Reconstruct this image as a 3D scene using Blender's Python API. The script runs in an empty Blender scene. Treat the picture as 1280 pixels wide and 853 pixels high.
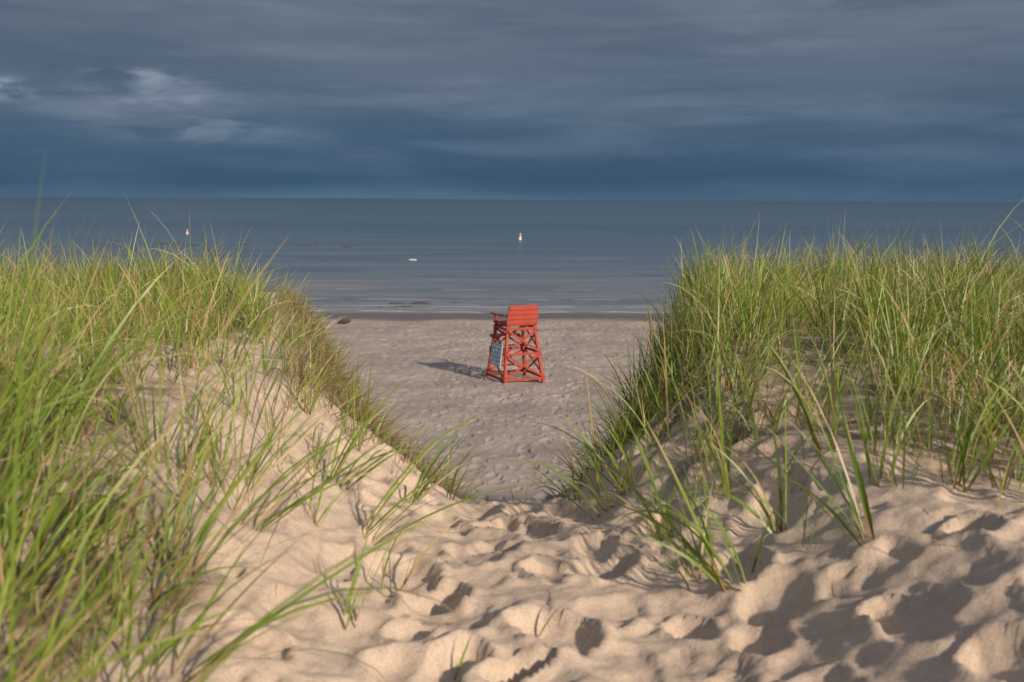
import bpy, math, numpy as np
from mathutils import Vector, Matrix
rng=np.random.default_rng(7)
S=bpy.context.scene
S.view_settings.view_transform='Standard'; S.view_settings.look='None'; S.view_settings.exposure=0

def s2l(c):
    return tuple((v/255/12.92 if v/255<=.04045 else ((v/255+.055)/1.055)**2.4) for v in c)+(1,)
# ---------------------------------------------------------------- numpy noise
def hsh(i,j,s):
    n=(i.astype(np.int64)*374761393+j.astype(np.int64)*668265263+s*1442695041)&0x7fffffff
    n=((n^(n>>13))*1274126177)&0x7fffffff
    n=(n^(n>>16))*668265263&0x7fffffff
    n=n^(n>>15)
    return (n&0xfffff)/float(0xfffff)
def vn(x,y,s=0):
    i=np.floor(x);j=np.floor(y);u=x-i;v=y-j
    u=u*u*u*(u*(u*6-15)+10);v=v*v*v*(v*(v*6-15)+10)
    a=hsh(i,j,s);b=hsh(i+1,j,s);c=hsh(i,j+1,s);d=hsh(i+1,j+1,s)
    return (a*(1-u)+b*u)*(1-v)+(c*(1-u)+d*u)*v
def fbm(x,y,s=0,o=4):
    t=0;a=.5;n=0
    for k in range(o):
        t=t+a*(vn(x*2**k+k*17.3,y*2**k-k*9.1,s+k)-.5);n+=a;a*=.5
    return t/n*2
def ss(a,b,x):
    t=np.clip((x-a)/(b-a),0,1);return t*t*(3-2*t)
def prints(x,y,cell,rad,asp,seed,prob=.85,sharp=1.0):
    """trampled sand: oval hollows with pushed-up rims"""
    wx=x+.28*cell*fbm(x/cell*1.6,y/cell*1.6,seed+50,3); wy=y+.28*cell*fbm(x/cell*1.6+31,y/cell*1.6,seed+60,3)
    ci=np.floor(wx/cell);cj=np.floor(wy/cell)
    hol=np.zeros_like(x);rim=np.zeros_like(x)
    for a in (-1,0,1):
        for b in (-1,0,1):
            i=ci+a;j=cj+b
            px=(i+hsh(i,j,seed))*cell;py=(j+hsh(i,j,seed+1))*cell
            an=(hsh(i,j,seed+2)-.5)*1.9
            r=rad*(.65+.6*hsh(i,j,seed+3));on=(hsh(i,j,seed+4)<prob)
            dp=.35+.75*hsh(i,j,seed+5)
            dx=wx-px;dy=wy-py
            c=np.cos(an);s_=np.sin(an)
            u=(dx*c+dy*s_);v=(-dx*s_+dy*c)/asp
            d=np.sqrt(u*u+v*v)/r
            h=-dp*np.clip(1-d**2.4,0,1)**(.9/sharp)*(1+.3*np.clip(v/r,-1,1))*on
            hol=np.minimum(hol,h)
            rim=np.maximum(rim,dp*np.exp(-((d-1.12)/.22)**2)*on)
    return hol+.38*rim*(hol>-.35)*(1+hol/.35*.999)
def Hbase(x,y):
    x=np.asarray(x,float);y=np.asarray(y,float)
    n1=fbm(x/2.3+5,y/2.3,1,3);n2=fbm(x/.8,y/.8+3,4,3)
    P=4.60+.15*ss(2.,5.,y)+.14*ss(.8,2.,-x)+.16*n1+.07*n2-.05*ss(2,5,x)
    P=P-.24*ss(5.5,9,y)*(x<0)*ss(0,1,-x)
    P=P+.5*ss(-2,-30,y)*(1+n1)
    edge=y+1.3*fbm(x/3.,y/9.,9,3)
    P=P*(1-ss(10.3,18.5,edge))
    t_=y-4.45
    spl=np.where(t_>8,t_,.45*np.log1p(np.exp(np.clip(t_/.45,-40,18))))
    N=4.37-.37*spl+.05*n2*(1-ss(8,16,y))
    N=np.where(N>-3,np.log1p(np.exp(np.clip(N/.35,-20,40)))*.35,0)
    gr=np.where(x<0,.235,.155)
    w0=.35-.22*ss(3.2,5.,y)+np.clip(y-5,0,20)*gr
    w1=w0+1.15-.15*ss(4,6,y)
    ax=np.abs(x-.02-.06*n1-.03*np.sin(y))
    t=ss(w0,w1,ax+.1*n2)
    h=N+(P-N)*t*(P>N)
    b=np.clip(y-38,0,None)
    B=-.25*(b/14)**1.15
    B=np.maximum(B,-6)
    return h+B
def foot_mask(x,y):
    path=1-ss(.75,1.35,np.abs(x-.25)+.25*fbm(x*1.5,y*1.5,12,2)-ss(3.9,2.6,y)*.9*(x>0))
    return path*(1-ss(5,7,y))
def H(x,y):
    x=np.asarray(x,float);y=np.asarray(y,float)
    h=Hbase(x,y)
    near=(y<9)
    m=foot_mask(x,y)
    p=prints(x,y,.265,.106,1.4,21,.85)
    p2=prints(x+7,y+3,.13,.045,1.3,33,.6)
    h=h+near*m*(.062*p+.016*p2+.013*fbm(x*14,y*14,75,3))
    h=h+near*(1-m)*(.022*prints(x,y,.42,.11,1.2,41,.4)+.006*fbm(x*16,y*16,76,2))+near*.014*fbm(x*5,y*5,70,3)
    bm=ss(14,18,y)*(1-ss(46,50,y))*(1-ss(30,60,np.abs(x)))
    h=h+bm*(.036*prints(x,y,.40,.13,1.4,81,.75)+.11*fbm(x/2.2,y/2.2,90,3)+.022*fbm(x*1.4,y*1.4,95,2))
    return h
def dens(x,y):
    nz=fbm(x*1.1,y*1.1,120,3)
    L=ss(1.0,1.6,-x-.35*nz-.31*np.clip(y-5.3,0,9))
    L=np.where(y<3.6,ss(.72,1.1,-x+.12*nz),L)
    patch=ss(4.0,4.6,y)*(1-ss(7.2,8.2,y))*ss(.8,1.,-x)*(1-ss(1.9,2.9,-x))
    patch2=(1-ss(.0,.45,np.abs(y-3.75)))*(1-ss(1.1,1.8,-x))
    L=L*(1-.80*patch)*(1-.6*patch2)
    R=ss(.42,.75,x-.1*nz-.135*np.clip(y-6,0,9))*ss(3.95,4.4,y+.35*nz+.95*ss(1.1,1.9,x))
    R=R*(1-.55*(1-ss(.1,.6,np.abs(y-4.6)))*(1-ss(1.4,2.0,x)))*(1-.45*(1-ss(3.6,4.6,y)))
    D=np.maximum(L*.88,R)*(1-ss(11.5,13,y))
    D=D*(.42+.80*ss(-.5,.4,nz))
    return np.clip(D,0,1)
# ---------------------------------------------------------------- mesh helper
def grid_mesh(name,xs,ys,hf,attr=None):
    X,Y=np.meshgrid(xs,ys);x=X.ravel();y=Y.ravel();z=hf(x,y)
    nx,ny=len(xs),len(ys)
    me=bpy.data.meshes.new(name)
    me.vertices.add(nx*ny)
    me.vertices.foreach_set('co',np.stack([x,y,z],1).astype(np.float32).ravel())
    i=np.arange(nx-1);j=np.arange(ny-1);I,J=np.meshgrid(i,j);a=(J*nx+I).ravel()
    q=np.stack([a,a+1,a+nx+1,a+nx],1).astype(np.int32)
    me.loops.add(q.size);me.polygons.add(len(q))
    me.loops.foreach_set('vertex_index',q.ravel())
    me.polygons.foreach_set('loop_start',np.arange(len(q),dtype=np.int32)*4)
    me.polygons.foreach_set('use_smooth',np.ones(len(q),bool))
    if attr is not None:
        for k,f in attr.items():
            A=me.attributes.new(k,'FLOAT','POINT');A.data.foreach_set('value',f(x,y).astype(np.float32))
    me.update(calc_edges=True)
    ob=bpy.data.objects.new(name,me);S.collection.objects.link(ob);return ob
def geo(a,b,r,st):
    o=[];v=a;s=st
    while v<b: o.append(v);v+=s;s*=r
    o.append(b);return np.array(o)
xf=np.arange(-2.4,2.4,.018)
xr=np.concatenate([np.arange(2.4,9.5,.065),geo(9.5,30000,1.13,.1)])
xs=np.concatenate([-xr[::-1],xf,xr])
ys=np.concatenate([-geo(1,3000,1.3,.3)[::-1],np.arange(-.8,1.8,.1),np.arange(1.8,6.,.017),np.arange(6.,17,.055),np.arange(17,54,.075),geo(54,30000,1.2,.3)])
xs=np.unique(xs);ys=np.unique(ys)
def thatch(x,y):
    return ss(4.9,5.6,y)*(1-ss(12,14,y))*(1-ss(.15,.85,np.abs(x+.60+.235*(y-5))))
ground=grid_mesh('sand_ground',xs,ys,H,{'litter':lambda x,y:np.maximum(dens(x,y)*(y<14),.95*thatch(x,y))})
# ---------------------------------------------------------------- node helpers
def newmat(name):
    m=bpy.data.materials.new(name);m.use_nodes=True;nt=m.node_tree;nt.nodes.clear()
    return m,nt
class NB:
    def __init__(s,nt): s.nt=nt
    def n(s,t,ins=None,**k):
        n=s.nt.nodes.new(t)
        for a,b in k.items(): setattr(n,a,b)
        if ins:
            for a,b in ins.items():
                if isinstance(b,bpy.types.NodeSocket): s.nt.links.new(b,n.inputs[a])
                else: n.inputs[a].default_value=b
        return n
    def ramp(s,f,st,interp='LINEAR'):
        n=s.nt.nodes.new('ShaderNodeValToRGB');n.color_ramp.interpolation=interp
        e=n.color_ramp.elements
        while len(e)<len(st): e.new(.5)
        for k,(p,c) in enumerate(st): e[k].position=p;e[k].color=c if len(c)==4 else tuple(c)+(1,)
        s.nt.links.new(f,n.inputs[0]);return n.outputs[0]
    def mix(s,f,a,b,mode='MIX'):
        n=s.nt.nodes.new('ShaderNodeMix');n.data_type='RGBA';n.blend_type=mode;n.clamp_factor=True
        for k,v in ((0,f),(6,a),(7,b)):
            if isinstance(v,bpy.types.NodeSocket): s.nt.links.new(v,n.inputs[k])
            else: n.inputs[k].default_value=v
        return n.outputs[2]
    def math(s,op,a,b=0.,c=None,clamp=False):
        n=s.nt.nodes.new('ShaderNodeMath');n.operation=op;n.use_clamp=clamp
        for k,v in enumerate((a,b) if c is None else (a,b,c)):
            if isinstance(v,bpy.types.NodeSocket): s.nt.links.new(v,n.inputs[k])
            else: n.inputs[k].default_value=v
        return n.outputs[0]
    def mr(s,v,a,b,c=0.,d=1.,it='SMOOTHSTEP'):
        n=s.n('ShaderNodeMapRange',{'Value':v,'From Min':a,'From Max':b,'To Min':c,'To Max':d},interpolation_type=it);return n.outputs[0]
    def noise(s,vec,sc,det=4,rough=.55,dist=0):
        return s.n('ShaderNodeTexNoise',{'Vector':vec,'Scale':sc,'Detail':det,'Roughness':rough,'Distortion':dist}).outputs[0]
g1=lambda v:(v,v,v,1)
# sand
m,nt=newmat('sand');B=NB(nt)
pos=B.n('ShaderNodeNewGeometry').outputs['Position'];sep=B.n('ShaderNodeSeparateXYZ',{0:pos})
big=B.noise(pos,1.3,5);fine=B.noise(pos,200,3,.75);mid=B.noise(pos,24,4,.6)
col=B.ramp(big,[(.3,(.52,.395,.30)),(.7,(.62,.485,.375))])
col=B.mix(B.mr(fine,.40,.66),col,(.36,.265,.195,1)) 
col=B.mix(.2,col,B.ramp(mid,[(.3,(.33,.25,.185)),(.7,(.72,.58,.46))]))
beach=B.mr(sep.outputs[1],10,22)
bc=B.ramp(B.noise(pos,.55,6,.6),[(.3,(.285,.235,.205)),(.7,(.385,.325,.285))])
bc=B.mix(B.math('MULTIPLY',B.mr(B.noise(pos,3.2,4,.7),.45,.62),.4),bc,(.22,.18,.155,1))
bc=B.mix(B.math('MULTIPLY',B.mr(B.noise(B.n('ShaderNodeMapping',{'Vector':pos,'Scale':(.08,.35,1)}).outputs[0],1,4,.6),.5,.65),.35),bc,(.20,.165,.145,1))
col=B.mix(beach,col,bc)
wn=B.math('ADD',sep.outputs[1],B.math('MULTIPLY',B.noise(pos,.25,4),5.))
wet=B.mr(wn,50.2,52.2)
col=B.mix(wet,col,(.14,.115,.10,1))
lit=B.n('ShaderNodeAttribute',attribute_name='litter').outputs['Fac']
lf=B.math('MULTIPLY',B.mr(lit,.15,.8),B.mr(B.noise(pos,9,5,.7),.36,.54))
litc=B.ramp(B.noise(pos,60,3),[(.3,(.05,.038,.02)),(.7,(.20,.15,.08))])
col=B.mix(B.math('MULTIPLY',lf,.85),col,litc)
hh=B.math('ADD',B.math('MULTIPLY',fine,.4),B.math('MULTIPLY',mid,1.0))
bmp=B.n('ShaderNodeBump',{'Strength':.7,'Distance':.011,'Height':hh}).outputs[0]
bmp=B.n('ShaderNodeBump',{'Strength':.5,'Distance':.04,'Height':B.math('MULTIPLY',B.noise(pos,6.,4,.6),beach),'Normal':bmp}).outputs[0]
p=B.n('ShaderNodeBsdfPrincipled',{'Base Color':col,'Roughness':B.mr(wet,0,1,.95,.35),'Specular IOR Level':.2,'Normal':bmp})
B.n('ShaderNodeOutputMaterial',{0:p.outputs[0]})
ground.data.materials.append(m)
# ---------------------------------------------------------------- water
SEA=-.25
water=grid_mesh('sea_water',np.array([-30000,-3000,-300,0,300,3000,30000.]),np.array([47,60,100,300,1000,5000,40000.]),lambda x,y:np.full_like(x,SEA))
m,nt=newmat('sea_water');B=NB(nt)
pos=B.n('ShaderNodeNewGeometry').outputs['Position'];sep=B.n('ShaderNodeSeparateXYZ',{0:pos})
y=sep.outputs[1]
def mp(sx,sy): return B.n('ShaderNodeMapping',{'Vector':pos,'Scale':(sx,sy,1)}).outputs[0]
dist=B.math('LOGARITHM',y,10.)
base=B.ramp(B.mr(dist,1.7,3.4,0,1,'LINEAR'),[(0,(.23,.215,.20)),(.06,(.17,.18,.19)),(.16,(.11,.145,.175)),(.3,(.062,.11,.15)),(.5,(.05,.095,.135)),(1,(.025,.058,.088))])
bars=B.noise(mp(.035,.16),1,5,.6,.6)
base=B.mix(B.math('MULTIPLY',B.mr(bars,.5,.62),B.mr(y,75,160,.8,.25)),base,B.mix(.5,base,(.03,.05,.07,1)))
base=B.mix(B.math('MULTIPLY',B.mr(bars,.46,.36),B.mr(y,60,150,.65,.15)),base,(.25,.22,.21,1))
far=B.noise(mp(.0015,.008),1,4,.6)
base=B.mix(B.mr(far,.4,.65,0,.5),base,(.03,.065,.095,1))
foam=B.math('MULTIPLY',B.mr(B.noise(mp(.35,2.6),1,4,.7),.56,.64),B.mr(y,68,53))
base=B.mix(B.math('MULTIPLY',foam,.5),base,(.55,.52,.50,1))
# thin swash / breaking lines running along the shore
wob=B.math('MULTIPLY',B.math('SUBTRACT',B.noise(mp(.12,.0),1,4,.6),.5),3.2)
yy=B.math('ADD',y,wob)
for yc,wd,am,sd_ in ((53.0,.30,.75,0),(55.6,.30,.5,7),(59.5,.4,.4,13),(66,.45,.3,19)):
    ab=B.math('ABSOLUTE',B.math('SUBTRACT',yy,yc))
    pm=B.mr(B.noise(B.n('ShaderNodeMapping',{'Vector':pos,'Location':(sd_,sd_,0),'Scale':(.22,.05,1)}).outputs[0],1,3,.6),.46,.58)
    base=B.mix(B.math('MULTIPLY',B.math('MULTIPLY',B.mr(ab,wd,wd*.3),pm),am),base,(.62,.60,.58,1))
w1=B.noise(mp(.9,2.6),1,5,.6,.3);w2=B.noise(mp(.05,.22),1,5,.65,.3)
bmp=B.n('ShaderNodeBump',{'Strength':.5,'Distance':.14,'Height':w1}).outputs[0]
bmp=B.n('ShaderNodeBump',{'Strength':.4,'Distance':.9,'Height':w2,'Normal':bmp}).outputs[0]
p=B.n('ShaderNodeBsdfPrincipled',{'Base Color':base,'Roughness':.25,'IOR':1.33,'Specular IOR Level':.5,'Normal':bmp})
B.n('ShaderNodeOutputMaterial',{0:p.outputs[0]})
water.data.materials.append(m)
# ---------------------------------------------------------------- grass
blades=[]
def add(x,y,n,r,hm,hs,tilt,lean=(0,0),wid=.0085,dead=.12,bend=(.3,1.3),kind=0):
    a=rng.uniform(0,2*np.pi,n);rr=r*np.sqrt(rng.uniform(0,1,n))
    bx=x+rr*np.cos(a);by=y+rr*np.sin(a)
    az=a+rng.normal(0,.7,n)
    dx=np.cos(az)*tilt+lean[0]+rng.normal(0,.10,n);dy=np.sin(az)*tilt+lean[1]+rng.normal(0,.10,n)
    t0=np.hypot(dx,dy);az=np.arctan2(dy,dx)
    L=hm*(1+hs*rng.normal(0,1,n));L=np.clip(L,.10,1.35)
    bn=rng.uniform(bend[0],bend[1],n)*(rng.uniform(0,1,n)**.8)
    flop=rng.uniform(0,1,n)<.10
    bn=np.where(flop,bn+1.1,bn)
    w=wid*rng.uniform(.55,1.15,n)
    dd=(rng.uniform(0,1,n)<dead).astype(float)
    hue=np.full(n,rng.uniform(0,1))*.55+rng.uniform(0,1,n)*.45
    blades.append(np.stack([bx,by,az,t0,L,bn,w,dd,hue,np.full(n,kind)],1))
def scatter(N,x0,x1,y0,y1,fn):
    X=rng.uniform(x0,x1,N);Y=rng.uniform(y0,y1,N);k=rng.uniform(0,1,N)<dens(X,Y)
    for a,b in zip(X[k],Y[k]): fn(a,b)
wind=(.12,.03)
def far_t(a,b):
    patchy=.5+.5*float(fbm(np.array([a*.9]),np.array([b*.9]),300,2)[0])
    if a<0: hm=.34+.15*patchy+.07*rng.normal()+(.05 if b<5 else 0)
    else: hm=.37+.17*patchy+.08*rng.normal()
    add(a,b,int(rng.integers(10,28)),.10,max(.20,hm),.32,.28,wind,.0085 if b<7 else .010,.19,(.3,1.6))
scatter(2350,.4,9,3.0,13,far_t)
scatter(1750,-9,-.8,3.4,13,far_t)
def near_t(a,b):
    if math.hypot(a,b)<.8: return
    add(a,b,int(rng.integers(8,15)),.10,.48+.07*rng.normal(),.28,.24,(.32,.14),.0115,.10,(.4,1.5))
scatter(330,-3.6,-.7,.5,3.5,near_t)
def single(a,b): add(a,b,2,.05,.38,.35,.3,wind,.006,.4,(.3,1.6))
scatter(5200,-9,9,1,13,single)
for _ in range(190):
    xx=-rng.uniform(.7,3.0);yy=rng.uniform(3.6,9)
    if -xx<.5+.22*max(0,yy-5): continue
    add(xx,yy,int(rng.integers(3,8)),.03,.30,.3,.28,(.2,.05),.008,.25,(.3,1.5))
for x_,y_ in ((-1.95,7.6),(-2.05,7.9),(-1.85,7.4),(-2.15,7.5)): add(x_,y_,34,.10,.50,.2,.34,(.05,0),.009,.2,(.3,1.4))
for _ in range(70):
    xx=rng.uniform(.6,2.6);yy=rng.uniform(3.2,4.6)
    add(xx,yy,int(rng.integers(2,6)),.03,.28,.3,.28,(-.05,.05),.008,.3,(.3,1.6))
# explicit tufts standing in the open sand
T=[(.74,3.15,12,.58,(-.50,.10)),(.68,3.35,8,.44,(-.42,.15)),(1.16,3.12,13,.62,(-.42,.12)),(1.0,3.55,9,.45,(-.25,.1)),(1.35,3.5,10,.45,(.0,.1)),
   (.60,3.75,12,.52,(-.40,.1)),(.85,3.9,14,.46,(-.3,.1)),(1.55,3.4,14,.5,(.0,.1)),(1.8,3.2,12,.5,(-.1,.1)),(2.0,3.5,16,.45,(.05,.1)),(1.25,3.85,14,.5,(-.1,.1)),
   (.42,4.25,12,.42,(-.5,.1)),(.30,4.6,6,.25,(-.3,.1)),(.55,4.4,14,.48,(-.4,.05)),(.75,4.8,14,.46,(-.3,0)),(-.50,2.95,6,.40,(.25,.1)),(-.42,3.35,5,.30,(.2,.1)),(-.58,3.75,10,.62,(.75,.1)),(-.75,4.1,12,.52,(.6,.1)),
   (-.45,4.4,10,.42,(.55,.1)),(-.9,3.3,8,.6,(.7,.1)),(-1.0,2.7,10,.66,(.6,.15)),(-.85,2.3,8,.62,(.55,.2)),(-.28,4.75,5,.25,(.3,.1)),(-1.0,4.8,8,.35,(.15,.1)),(-1.3,5.1,9,.35,(.1,.1)),
   (.05,4.9,3,.14,(.1,.1)),(.12,3.0,1,.22,(.5,.1)),(-.15,2.7,2,.2,(.6,.1))]
for x,y_,n,h,l in T: add(x,y_,n,.045,h,.22,.24,l,.0130,.10,(.3,1.5))
# long arching blades on the near left
for x,y_,n in [(-1.0,1.9,3),(-1.3,2.2,4),(-1.5,2.6,4),(-.85,1.5,3),(-1.15,1.75,4),(-1.5,2.1,4),(-1.9,3.0,6),(-1.6,3.3,5)]:
    add(x,y_,n,.12,.93,.12,.12,(.20,.1),.0085,.10,(.4,1.7))
for x,y_,n in [(-.85,1.75,3),(-1.1,1.7,5),(-1.3,2.0,6),(-1.5,2.4,6),(-1.7,2.6,6),(-1.15,2.4,3),(-1.45,2.0,5)]:
    add(x,y_,n,.12,1.12,.10,.08,(.26,.06),.008,.12,(.1,1.2))
# brown dead thatch hanging on the notch walls
for sgn,cnt,gr in ((-1,900,.235),(1,430,.155)):
    for _ in range(cnt):
        yy_=rng.uniform(4.9,10.5);xx=sgn*(.13+gr*(yy_-5)+rng.uniform(.15,1.0))
        add(xx,yy_,5,.06,.18 if sgn<0 else .22,.3,.4,(-sgn*.35,0),.006,.92 if sgn<0 else .5,(.6,1.9),1)
# straws lying on the sand
for _ in range(40):
    xx=rng.uniform(-.9,1.9);yy_=rng.uniform(2.6,5)
    add(xx,yy_,1,.01,.14,.4,1.45,(0,0),.004,1,(0,.15),2)
A=np.concatenate(blades)
bx,by,az,t0,L,bn,w,dd,hue,kind=A.T
n=len(A);R=8
s=np.linspace(0,1,R)
bz=H(bx,by)-.015+.012*(kind==2)
th=t0[:,None]+bn[:,None]*s[None,:]**1.6
azs=az[:,None]+rng.normal(0,.25,n)[:,None]*s[None,:]
ds=L[:,None]/(R-1)
tx=np.sin(th)*np.cos(azs);ty=np.sin(th)*np.sin(azs);tz=np.cos(th)
def cum(v):
    o=np.zeros_like(v);o[:,1:]=np.cumsum((v[:,1:]+v[:,:-1])*.5*ds,1);return o
cx=bx[:,None]+cum(tx);cy=by[:,None]+cum(ty);cz=bz[:,None]+cum(tz)
tw=rng.uniform(-1.2,1.2,n)[:,None]+rng.normal(0,.6,n)[:,None]*s
sx=-np.sin(azs);sy=np.cos(azs);sz=np.zeros_like(sx)
nx_=sy*tz-sz*ty;ny_=sz*tx-sx*tz;nz_=sx*ty-sy*tx
ux=sx*np.cos(tw)+nx_*np.sin(tw);uy=sy*np.cos(tw)+ny_*np.sin(tw);uz=sz*np.cos(tw)+nz_*np.sin(tw)
prof=np.minimum(1,.55+1.8*s)*(1-s**2.2)**.9+.03
W=w[:,None]*prof[None,:]*.5
Lf=np.stack([cx-ux*W,cy-uy*W,cz-uz*W],-1);Rt=np.stack([cx+ux*W,cy+uy*W,cz+uz*W],-1)
V=np.stack([Lf,Rt],2).reshape(-1,3)
base=(np.arange(n)*R*2)[:,None]+(np.arange(R-1)*2)[None,:];base=base.ravel()
q=np.stack([base,base+1,base+3,base+2],1).astype(np.int32)
me=bpy.data.meshes.new('dune_grass');me.vertices.add(len(V));me.vertices.foreach_set('co',V.astype(np.float32).ravel())
me.loops.add(q.size);me.polygons.add(len(q));me.loops.foreach_set('vertex_index',q.ravel())
me.polygons.foreach_set('loop_start',np.arange(len(q),dtype=np.int32)*4);me.polygons.foreach_set('use_smooth',np.ones(len(q),bool))
gA=np.array([.060,.145,.016]);gB=np.array([.27,.335,.045]);st=np.array([.50,.37,.19]);br=np.array([.24,.14,.065]);rd=np.array([.36,.09,.05])
h_=hue[:,None,None];green=gA*(1-h_)+gB*h_
green=np.broadcast_to(green,(n,R,3)).copy()
sv=s[None,:,None]
deadc=(st*(1-h_)+br*h_)
deadc=np.where((kind==1)[:,None,None],deadc*.55,deadc)
c=green*(1-dd[:,None,None])+deadc*dd[:,None,None]
c=c*(1-.15*sv)+np.array([.34,.37,.09])*.15*sv
tipdry=(rng.uniform(0,1,n)<.55)[:,None,None]*np.clip((sv-rng.uniform(.55,.8,n)[:,None,None])/.2,0,1)
c=c*(1-tipdry*.8)+st*tipdry*.8
bs=np.clip(1-sv/.22,0,1)*.75
basec=np.where((rng.uniform(0,1,n)<.35)[:,None,None],rd,st*.8)
c=c*(1-bs)+basec*bs
c=np.repeat(c[:,:,None,:],2,2).reshape(-1,3)
ca=me.color_attributes.new('Col','FLOAT_COLOR','POINT');ca.data.foreach_set('color',np.concatenate([c,np.ones((len(c),1))],1).astype(np.float32).ravel())
me.update(calc_edges=True)
grass=bpy.data.objects.new('dune_grass',me);S.collection.objects.link(grass)
m,nt=newmat('grass_blade');B=NB(nt)
cc=B.n('ShaderNodeAttribute',attribute_name='Col').outputs['Color']
p=B.n('ShaderNodeBsdfPrincipled',{'Base Color':cc,'Roughness':.42,'Specular IOR Level':.4})
tr=B.n('ShaderNodeBsdfTranslucent',{'Color':B.mix(.3,cc,(.28,.36,.03,1))})
mx=B.n('ShaderNodeMixShader',{0:.25,1:p.outputs[0],2:tr.outputs[0]})
B.n('ShaderNodeOutputMaterial',{0:mx.outputs[0]})
me.materials.append(m)
print('blades',n)
# ---------------------------------------------------------------- simple paint materials
def paint(name,col,col2,rough=.5,sc=14):
    m,nt=newmat(name);B=NB(nt)
    pos=B.n('ShaderNodeTexCoord').outputs['Object']
    a=B.noise(pos,sc,5,.65);b=B.noise(pos,sc*.25,3)
    c=B.mix(B.mr(a,.52,.72),col+(1,),col2+(1,));c=B.mix(B.mr(b,.35,.7,0,.4),c,tuple(v*.55 for v in col)+(1,))
    bmp=B.n('ShaderNodeBump',{'Strength':.3,'Distance':.01,'Height':a}).outputs[0]
    p=B.n('ShaderNodeBsdfPrincipled',{'Base Color':c,'Roughness':rough,'Normal':bmp});B.n('ShaderNodeOutputMaterial',{0:p.outputs[0]});return m
RED=paint('red_paint',(.36,.036,.014),(.27,.05,.028),.65)
WHITE=paint('sign_white',(.72,.80,.84),(.6,.7,.75),.4)
BLUE=paint('sign_blue',(.05,.25,.42),(.06,.3,.45),.4)
ORG=paint('buoy_orange',(.75,.14,.05),(.7,.2,.1),.4)
BWH=paint('buoy_white',(.75,.75,.75),(.6,.6,.6),.5)
ROCK=paint('wet_rock',(.06,.06,.062),(.12,.11,.10),.5,3)
WOOD=paint('driftwood',(.05,.035,.025),(.12,.09,.06),.8,20)
def addobj(name,verts,faces,mat,parent=None,bev=0,smooth=False):
    me=bpy.data.meshes.new(name);me.from_pydata(verts,[],faces);me.update()
    ob=bpy.data.objects.new(name,me);S.collection.objects.link(ob);me.materials.append(mat)
    if smooth:
        for p_ in me.polygons:p_.use_smooth=True
    if parent: ob.parent=parent
    if bev:
        b=ob.modifiers.new('b','BEVEL');b.width=bev;b.segments=2
    return ob
def beam(name,p,q,w,d,mat,parent,up=(0,0,1)):
    p=Vector(p);q=Vector(q);z=(q-p).normalized();u=Vector(up)
    if abs(z.dot(u))>.95:u=Vector((0,1,0))
    x=z.cross(u).normalized();y=x.cross(z).normalized()
    vs=[]
    for e in (p,q):
        for a,b in ((-1,-1),(1,-1),(1,1),(-1,1)): vs.append(e+x*a*w/2+y*b*d/2)
    return addobj(name,[tuple(v) for v in vs],[(0,3,2,1),(4,5,6,7),(0,1,5,4),(1,2,6,5),(2,3,7,6),(3,0,4,7)],mat,parent,.006)
# ---------------------------------------------------------------- lifeguard chair
ch=bpy.data.objects.new('lifeguard_chair',None);S.collection.objects.link(ch)
def leg(sx_,sy_,z):
    t=z/1.78
    return Vector((sx_*(.66-.20*t),sy_*(.70-.26*t),z))
for k,(a,b) in enumerate(((-1,-1),(1,-1),(-1,1),(1,1))):
    beam(f'leg_{k+1}',leg(a,b,-.12),leg(a,b,1.80),.09,.09,RED,ch)
def off(v,o): return v+Vector(o)
k=0
for fy in (-1,1):
    o=(0,fy*.062,0)
    for z in (.14,.92,1.70):
        k+=1;A_=leg(-1,fy,z);B_=leg(1,fy,z);beam(f'rail_{k}',off(A_,(-.06,o[1],0)),off(B_,(.06,o[1],0)),.032,.08,RED,ch)
    for z0,z1 in ((.19,.87),(.97,1.64)):
        k+=1;beam(f'brace_{k}',off(leg(-1,fy,z0),o),off(leg(1,fy,z1),o),.03,.065,RED,ch)
        k+=1;beam(f'brace_{k}',off(leg(1,fy,z0),(0,fy*.094,0)),off(leg(-1,fy,z1),(0,fy*.094,0)),.03,.065,RED,ch)
for fx in (-1,1):
    for z in (.14,.92,1.70):
        k+=1;beam(f'side_rail_{k}',off(leg(fx,-1,z),(fx*.064,-.04,0)),off(leg(fx,1,z),(fx*.064,.04,0)),.032,.08,RED,ch)
    for z0,z1 in ((.19,.87),(.97,1.64)):
        k+=1;beam(f'side_brace_{k}',off(leg(fx,-1,z0),(fx*.064,0,0)),off(leg(fx,1,z1),(fx*.064,0,0)),.03,.065,RED,ch)
        if not(fx==-1 and z0<.5) :
            k+=1;beam(f'side_brace_{k}',off(leg(fx,1,z0),(fx*.096,0,0)),off(leg(fx,-1,z1),(fx*.096,0,0)),.03,.065,RED,ch)
for i in range(7):
    y0=-.46+i*.165;beam(f'seat_board_{i+1}',(-.52,y0,1.83),(.52,y0,1.83),.15,.04,RED,ch)
for sx_ in (-1,1):
    beam(f'back_post_{sx_}',(sx_*.44,-.44,1.80),(sx_*.43,-.56,2.42),.07,.07,RED,ch)
    beam(f'arm_post_{sx_}',(sx_*.50,.42,1.80),(sx_*.50,.42,2.08),.07,.07,RED,ch)
    beam(f'armrest_{sx_}',(sx_*.53,-.47,2.10),(sx_*.53,.66,2.10),.12,.04,RED,ch)
for i in range(4):
    z=1.93+i*.148;yy=-.515-(z-1.8)*.19;wv=.53-.012*i
    beam(f'back_board_{i+1}',(-wv,yy,z),(wv,yy,z),.03,.143,RED,ch)
beam('foot_rest',(-.48,.82,1.35),(.48,.82,1.35),.30,.04,RED,ch)
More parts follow.
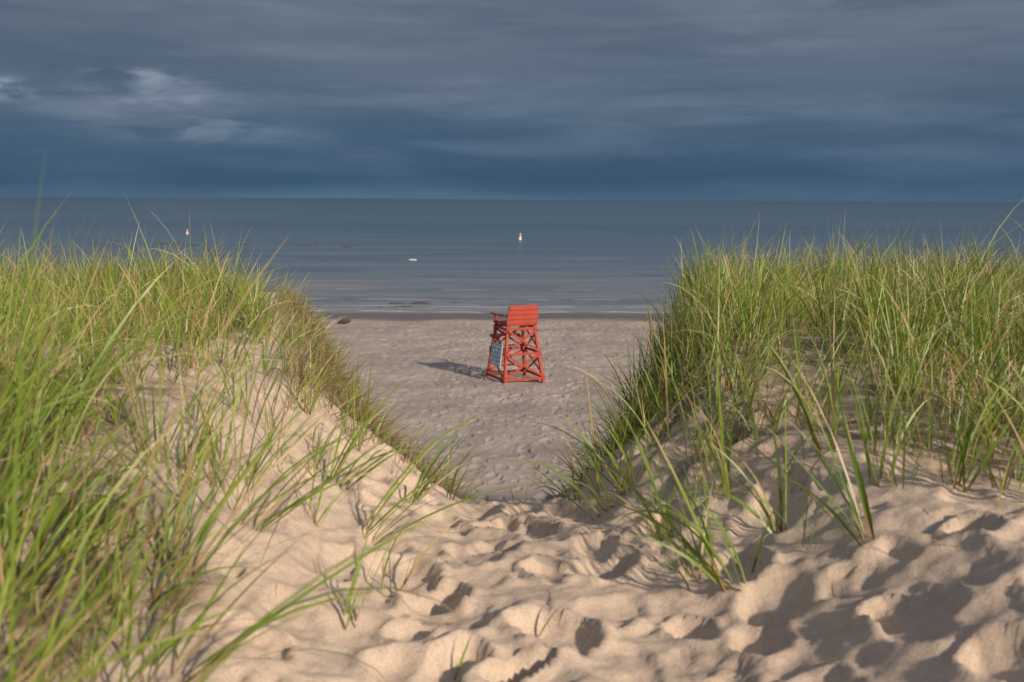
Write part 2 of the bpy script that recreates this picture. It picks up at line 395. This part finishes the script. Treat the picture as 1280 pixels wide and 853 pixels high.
for sx_ in (-1,1): beam(f'foot_arm_{sx_}',(sx_*.44,.45,1.31),(sx_*.44,.95,1.31),.05,.07,RED,ch)
for i in range(3):
    z=.35+i*.33;yv=.70-.26*z/1.78+.12
    beam(f'ladder_step_{i+1}',(-.28,yv+.02,z),(.28,yv+.02,z),.09,.04,RED,ch)
def sidept(u,z,o):
    t=z/1.78;return Vector((-(.66-.20*t)-o,u,z))
vs=[]
for o in (.125,.140):
    for u,z in ((-.52,.52),(.28,.52),(.28,1.22),(-.52,1.22)): vs.append(tuple(sidept(u,z,o)))
addobj('sign_panel',vs,[(0,1,2,3),(7,6,5,4),(0,4,5,1),(1,5,6,2),(2,6,7,3),(3,7,4,0)],WHITE,ch,.003)
tv=[];tf=[]
def bar(u0,u1,z0,z1):
    b=len(tv)
    for u,z in ((u0,z0),(u1,z0),(u1,z1),(u0,z1)): tv.append(tuple(sidept(u,z,.144)))
    tf.append((b+3,b+2,b+1,b))
for row,(z0,words) in enumerate(((1.06,'II II'),(.93,'LIFE'),(.80,'GUARD'),(.67,'ON DUTY'))):
    nlet=len(words);wl=.66/nlet
    for i,chh in enumerate(words):
        if chh==' ':continue
        u=.21-i*wl
        bar(u-wl*.2,u,z0-.05,z0+.05);bar(u-wl*.7,u-wl*.5,z0-.05,z0+(.05 if chh!='L' else -.02));bar(u-wl*.5,u-wl*.2,z0-.012,z0+.012)
bar(-.50,.26,.54,.57);bar(-.50,.26,1.17,1.20)
addobj('sign_lettering',tv,tf,BLUE,ch)
ch.location=(.10,31.3,float(Hbase(.1,31.3)));ch.rotation_euler=(0,0,math.radians(24))
# ---------------------------------------------------------------- buoys, float, rocks, driftwood
def lathe(name,prof,mat,parent,seg=20):
    vs=[];fs=[]
    for r,z in prof:
        for i in range(seg):
            a=2*math.pi*i/seg;vs.append((r*math.cos(a),r*math.sin(a),z))
    for j in range(len(prof)-1):
        for i in range(seg):
            i2=(i+1)%seg;fs.append((j*seg+i,j*seg+i2,(j+1)*seg+i2,(j+1)*seg+i))
    fs.append(tuple(range(seg))[::-1]);fs.append(tuple((len(prof)-1)*seg+i for i in range(seg)))
    return addobj(name,vs,fs,mat,parent,0,True)
def buoy(x,y_,sc):
    e=bpy.data.objects.new('buoy',None);S.collection.objects.link(e)
    lathe('float_collar',[(.1,-.3),(.3,-.2),(.34,0),(.3,.12),(.2,.2)],BWH,e)
    lathe('buoy_body',[(.2,.2),(.2,.62)],BWH,e);lathe('buoy_band',[(.215,.6),(.21,.9),(.15,1.0)],ORG,e)
    lathe('buoy_top',[(.15,1.0),(.11,1.06),(.02,1.1)],BWH,e)
    e.location=(x,y_,SEA);e.scale=(sc,)*3;e.rotation_euler=(.05,.06,0)
buoy(1.1,150,.85);buoy(-54,166,.7)
e=bpy.data.objects.new('mooring_float',None);S.collection.objects.link(e)
f=lathe('float_body',[(.02,-.62),(.12,-.58),(.17,-.4),(.18,0),(.17,.4),(.12,.58),(.02,.62)],BWH,e);f.rotation_euler=(0,math.pi/2,0)
lathe('float_eye',[(.05,.1),(.05,.26),(.02,.3)],BWH,e)
e.location=(-9.8,98,SEA-.02);e.scale=(.65,.65,.5)
def rocks(name,x0,y0,sx_,sy_,cnt,r,seed):
    g=np.random.default_rng(seed);vs=[];fs=[]
    for _ in range(cnt):
        cx_=x0+g.normal()*sx_*.4;cy_=y0+g.normal()*sy_*.4;rr=r*g.uniform(.4,1.2);b=len(vs)
        S1=9
        for j,(q_,z) in enumerate(((1,-.1),(.9,.05),(.55,.08))):
            for i in range(S1):
                a=2*math.pi*i/S1;k_=q_*rr*(1+.25*g.normal()*.5);vs.append((cx_+k_*1.6*math.cos(a),cy_+k_*.8*math.sin(a),SEA+z*rr*1.2+g.normal()*.008))
        for j in range(2):
            for i in range(S1):
                i2=(i+1)%S1;fs.append((b+j*S1+i,b+j*S1+i2,b+(j+1)*S1+i2,b+(j+1)*S1+i))
        fs.append(tuple(b+2*S1+i for i in range(S1)))
    return addobj(name,vs,fs,ROCK,None,0,True)
rocks('shore_rocks',-5.6,57,2.2,.6,12,.28,1)
rocks('shore_rocks',-6.5,55.2,1.8,.5,8,.18,2)
rocks('reef',-38,128,22,5,40,.6,3)
e=lathe('driftwood_log',[(.03,-.3),(.08,-.25),(.11,0),(.09,.2),(.03,.3)],WOOD,None,10)
e.rotation_euler=(.1,math.pi/2-.15,.3);e.location=(-7.9,46.6,float(Hbase(-7.9,46.6))+.10)
# ---------------------------------------------------------------- light
el=math.radians(27);azm=math.radians(137)
sd=Vector((math.sin(azm)*math.cos(el),math.cos(azm)*math.cos(el),math.sin(el)))
sl=bpy.data.lights.new('sun','SUN');sl.energy=5;sl.angle=math.radians(2.2);sl.color=(1,.86,.69)
so=bpy.data.objects.new('sun',sl);S.collection.objects.link(so);so.rotation_euler=(-sd).to_track_quat('-Z','Y').to_euler();so.location=(5,-5,12)
W_=bpy.data.worlds.new('World');S.world=W_;W_.use_nodes=True;nt=W_.node_tree;nt.nodes.clear();B=NB(nt)
d=B.n('ShaderNodeTexCoord').outputs['Generated'];sp=B.n('ShaderNodeSeparateXYZ',{0:d});z=sp.outputs[2]
sky=B.n('ShaderNodeTexSky',sky_type='NISHITA',sun_disc=False,sun_elevation=el,sun_rotation=azm).outputs[0]
skyb=B.mix(1.,sky,g1(.10),'MULTIPLY')
f=B.math('MULTIPLY',z,4.,clamp=True)
def mpd(sc): return B.n('ShaderNodeMapping',{'Vector':d,'Scale':sc}).outputs[0]
warp=B.noise(mpd((2,2,9)),1.5,3)
fz=B.math('ADD',f,B.math('MULTIPLY',B.math('SUBTRACT',warp,.5),.22))
rampc=B.ramp(fz,[(0,s2l((80,107,131))),(.08,s2l((59,87,115))),(.22,s2l((68,94,119))),(.38,s2l((88,107,127))),(.6,s2l((98,112,129))),(.78,s2l((92,107,125))),(1,s2l((108,120,136)))])
c1=B.noise(mpd((2.8,2.8,19)),1.4,7,.55,.35)
c2=B.noise(mpd((1.3,1.3,9)),1.6,4,.5,.3)
c3=B.noise(mpd((6,6,55)),1.3,5,.55,.2)
rampc=B.mix(B.mr(c1,.42,.74,0,.42),rampc,B.mix(B.mr(z,0,.09),s2l((80,108,136)),s2l((130,142,157))))
rampc=B.mix(B.mr(c2,.56,.32,0,.45),rampc,s2l((62,82,106)))
rampc=B.mix(B.math('MULTIPLY',B.mr(c3,.48,.68),B.mr(z,.02,.05,0,.22)),rampc,s2l((58,78,102)))
def patch(az_,el_,wa,we,amt):
    a=math.radians(az_);e_=math.radians(el_)
    v=(math.sin(a)*math.cos(e_),math.cos(a)*math.cos(e_),math.sin(e_))
    df=B.n('ShaderNodeVectorMath',{0:d,1:v},operation='SUBTRACT').outputs[0]
    sc=B.n('ShaderNodeVectorMath',{0:df,1:(1/wa,1/wa,1/we)},operation='MULTIPLY').outputs[0]
    ln=B.n('ShaderNodeVectorMath',{0:sc},operation='LENGTH').outputs[1]
    nn=B.noise(mpd((9,9,38)),1.5,6,.6,.3)
    return B.math('MULTIPLY',B.math('MULTIPLY',B.mr(ln,1.,0.),B.mr(nn,.40,.64)),amt)
for a_ in ((-27.5,5.4,.07,.016,1.),(-20.5,6.3,.07,.013,.6),(-19,5.2,.14,.03,.35),(-17,3.6,.16,.02,.25)):
    rampc=B.mix(patch(*a_),rampc,s2l((165,177,192)))
rampc=B.mix(B.mr(z,.28,.9),rampc,s2l((150,160,178)))
dt=B.n('ShaderNodeVectorMath',{0:d,1:(math.sin(azm),math.cos(azm),.25)},operation='DOT_PRODUCT').outputs[1]
rampc=B.mix(B.mr(dt,.15,.7),rampc,skyb)
bg=B.n('ShaderNodeBackground',{0:rampc,1:1.0});B.n('ShaderNodeOutputWorld',{0:bg.outputs[0]})
# ---------------------------------------------------------------- camera
cd=bpy.data.cameras.new('camera');cam=bpy.data.objects.new('camera',cd);S.collection.objects.link(cam);S.camera=cam
cd.lens=35;cd.sensor_width=36;cd.clip_start=.05;cd.clip_end=60000
cam.location=(0,0,5.7)
cam.rotation_euler=(Matrix.Rotation(math.radians(90-8.1),4,'X')@Matrix.Rotation(math.radians(.31),4,'Z')).to_euler()
cd.dof.use_dof=True;cd.dof.focus_distance=8.;cd.dof.aperture_fstop=2.8
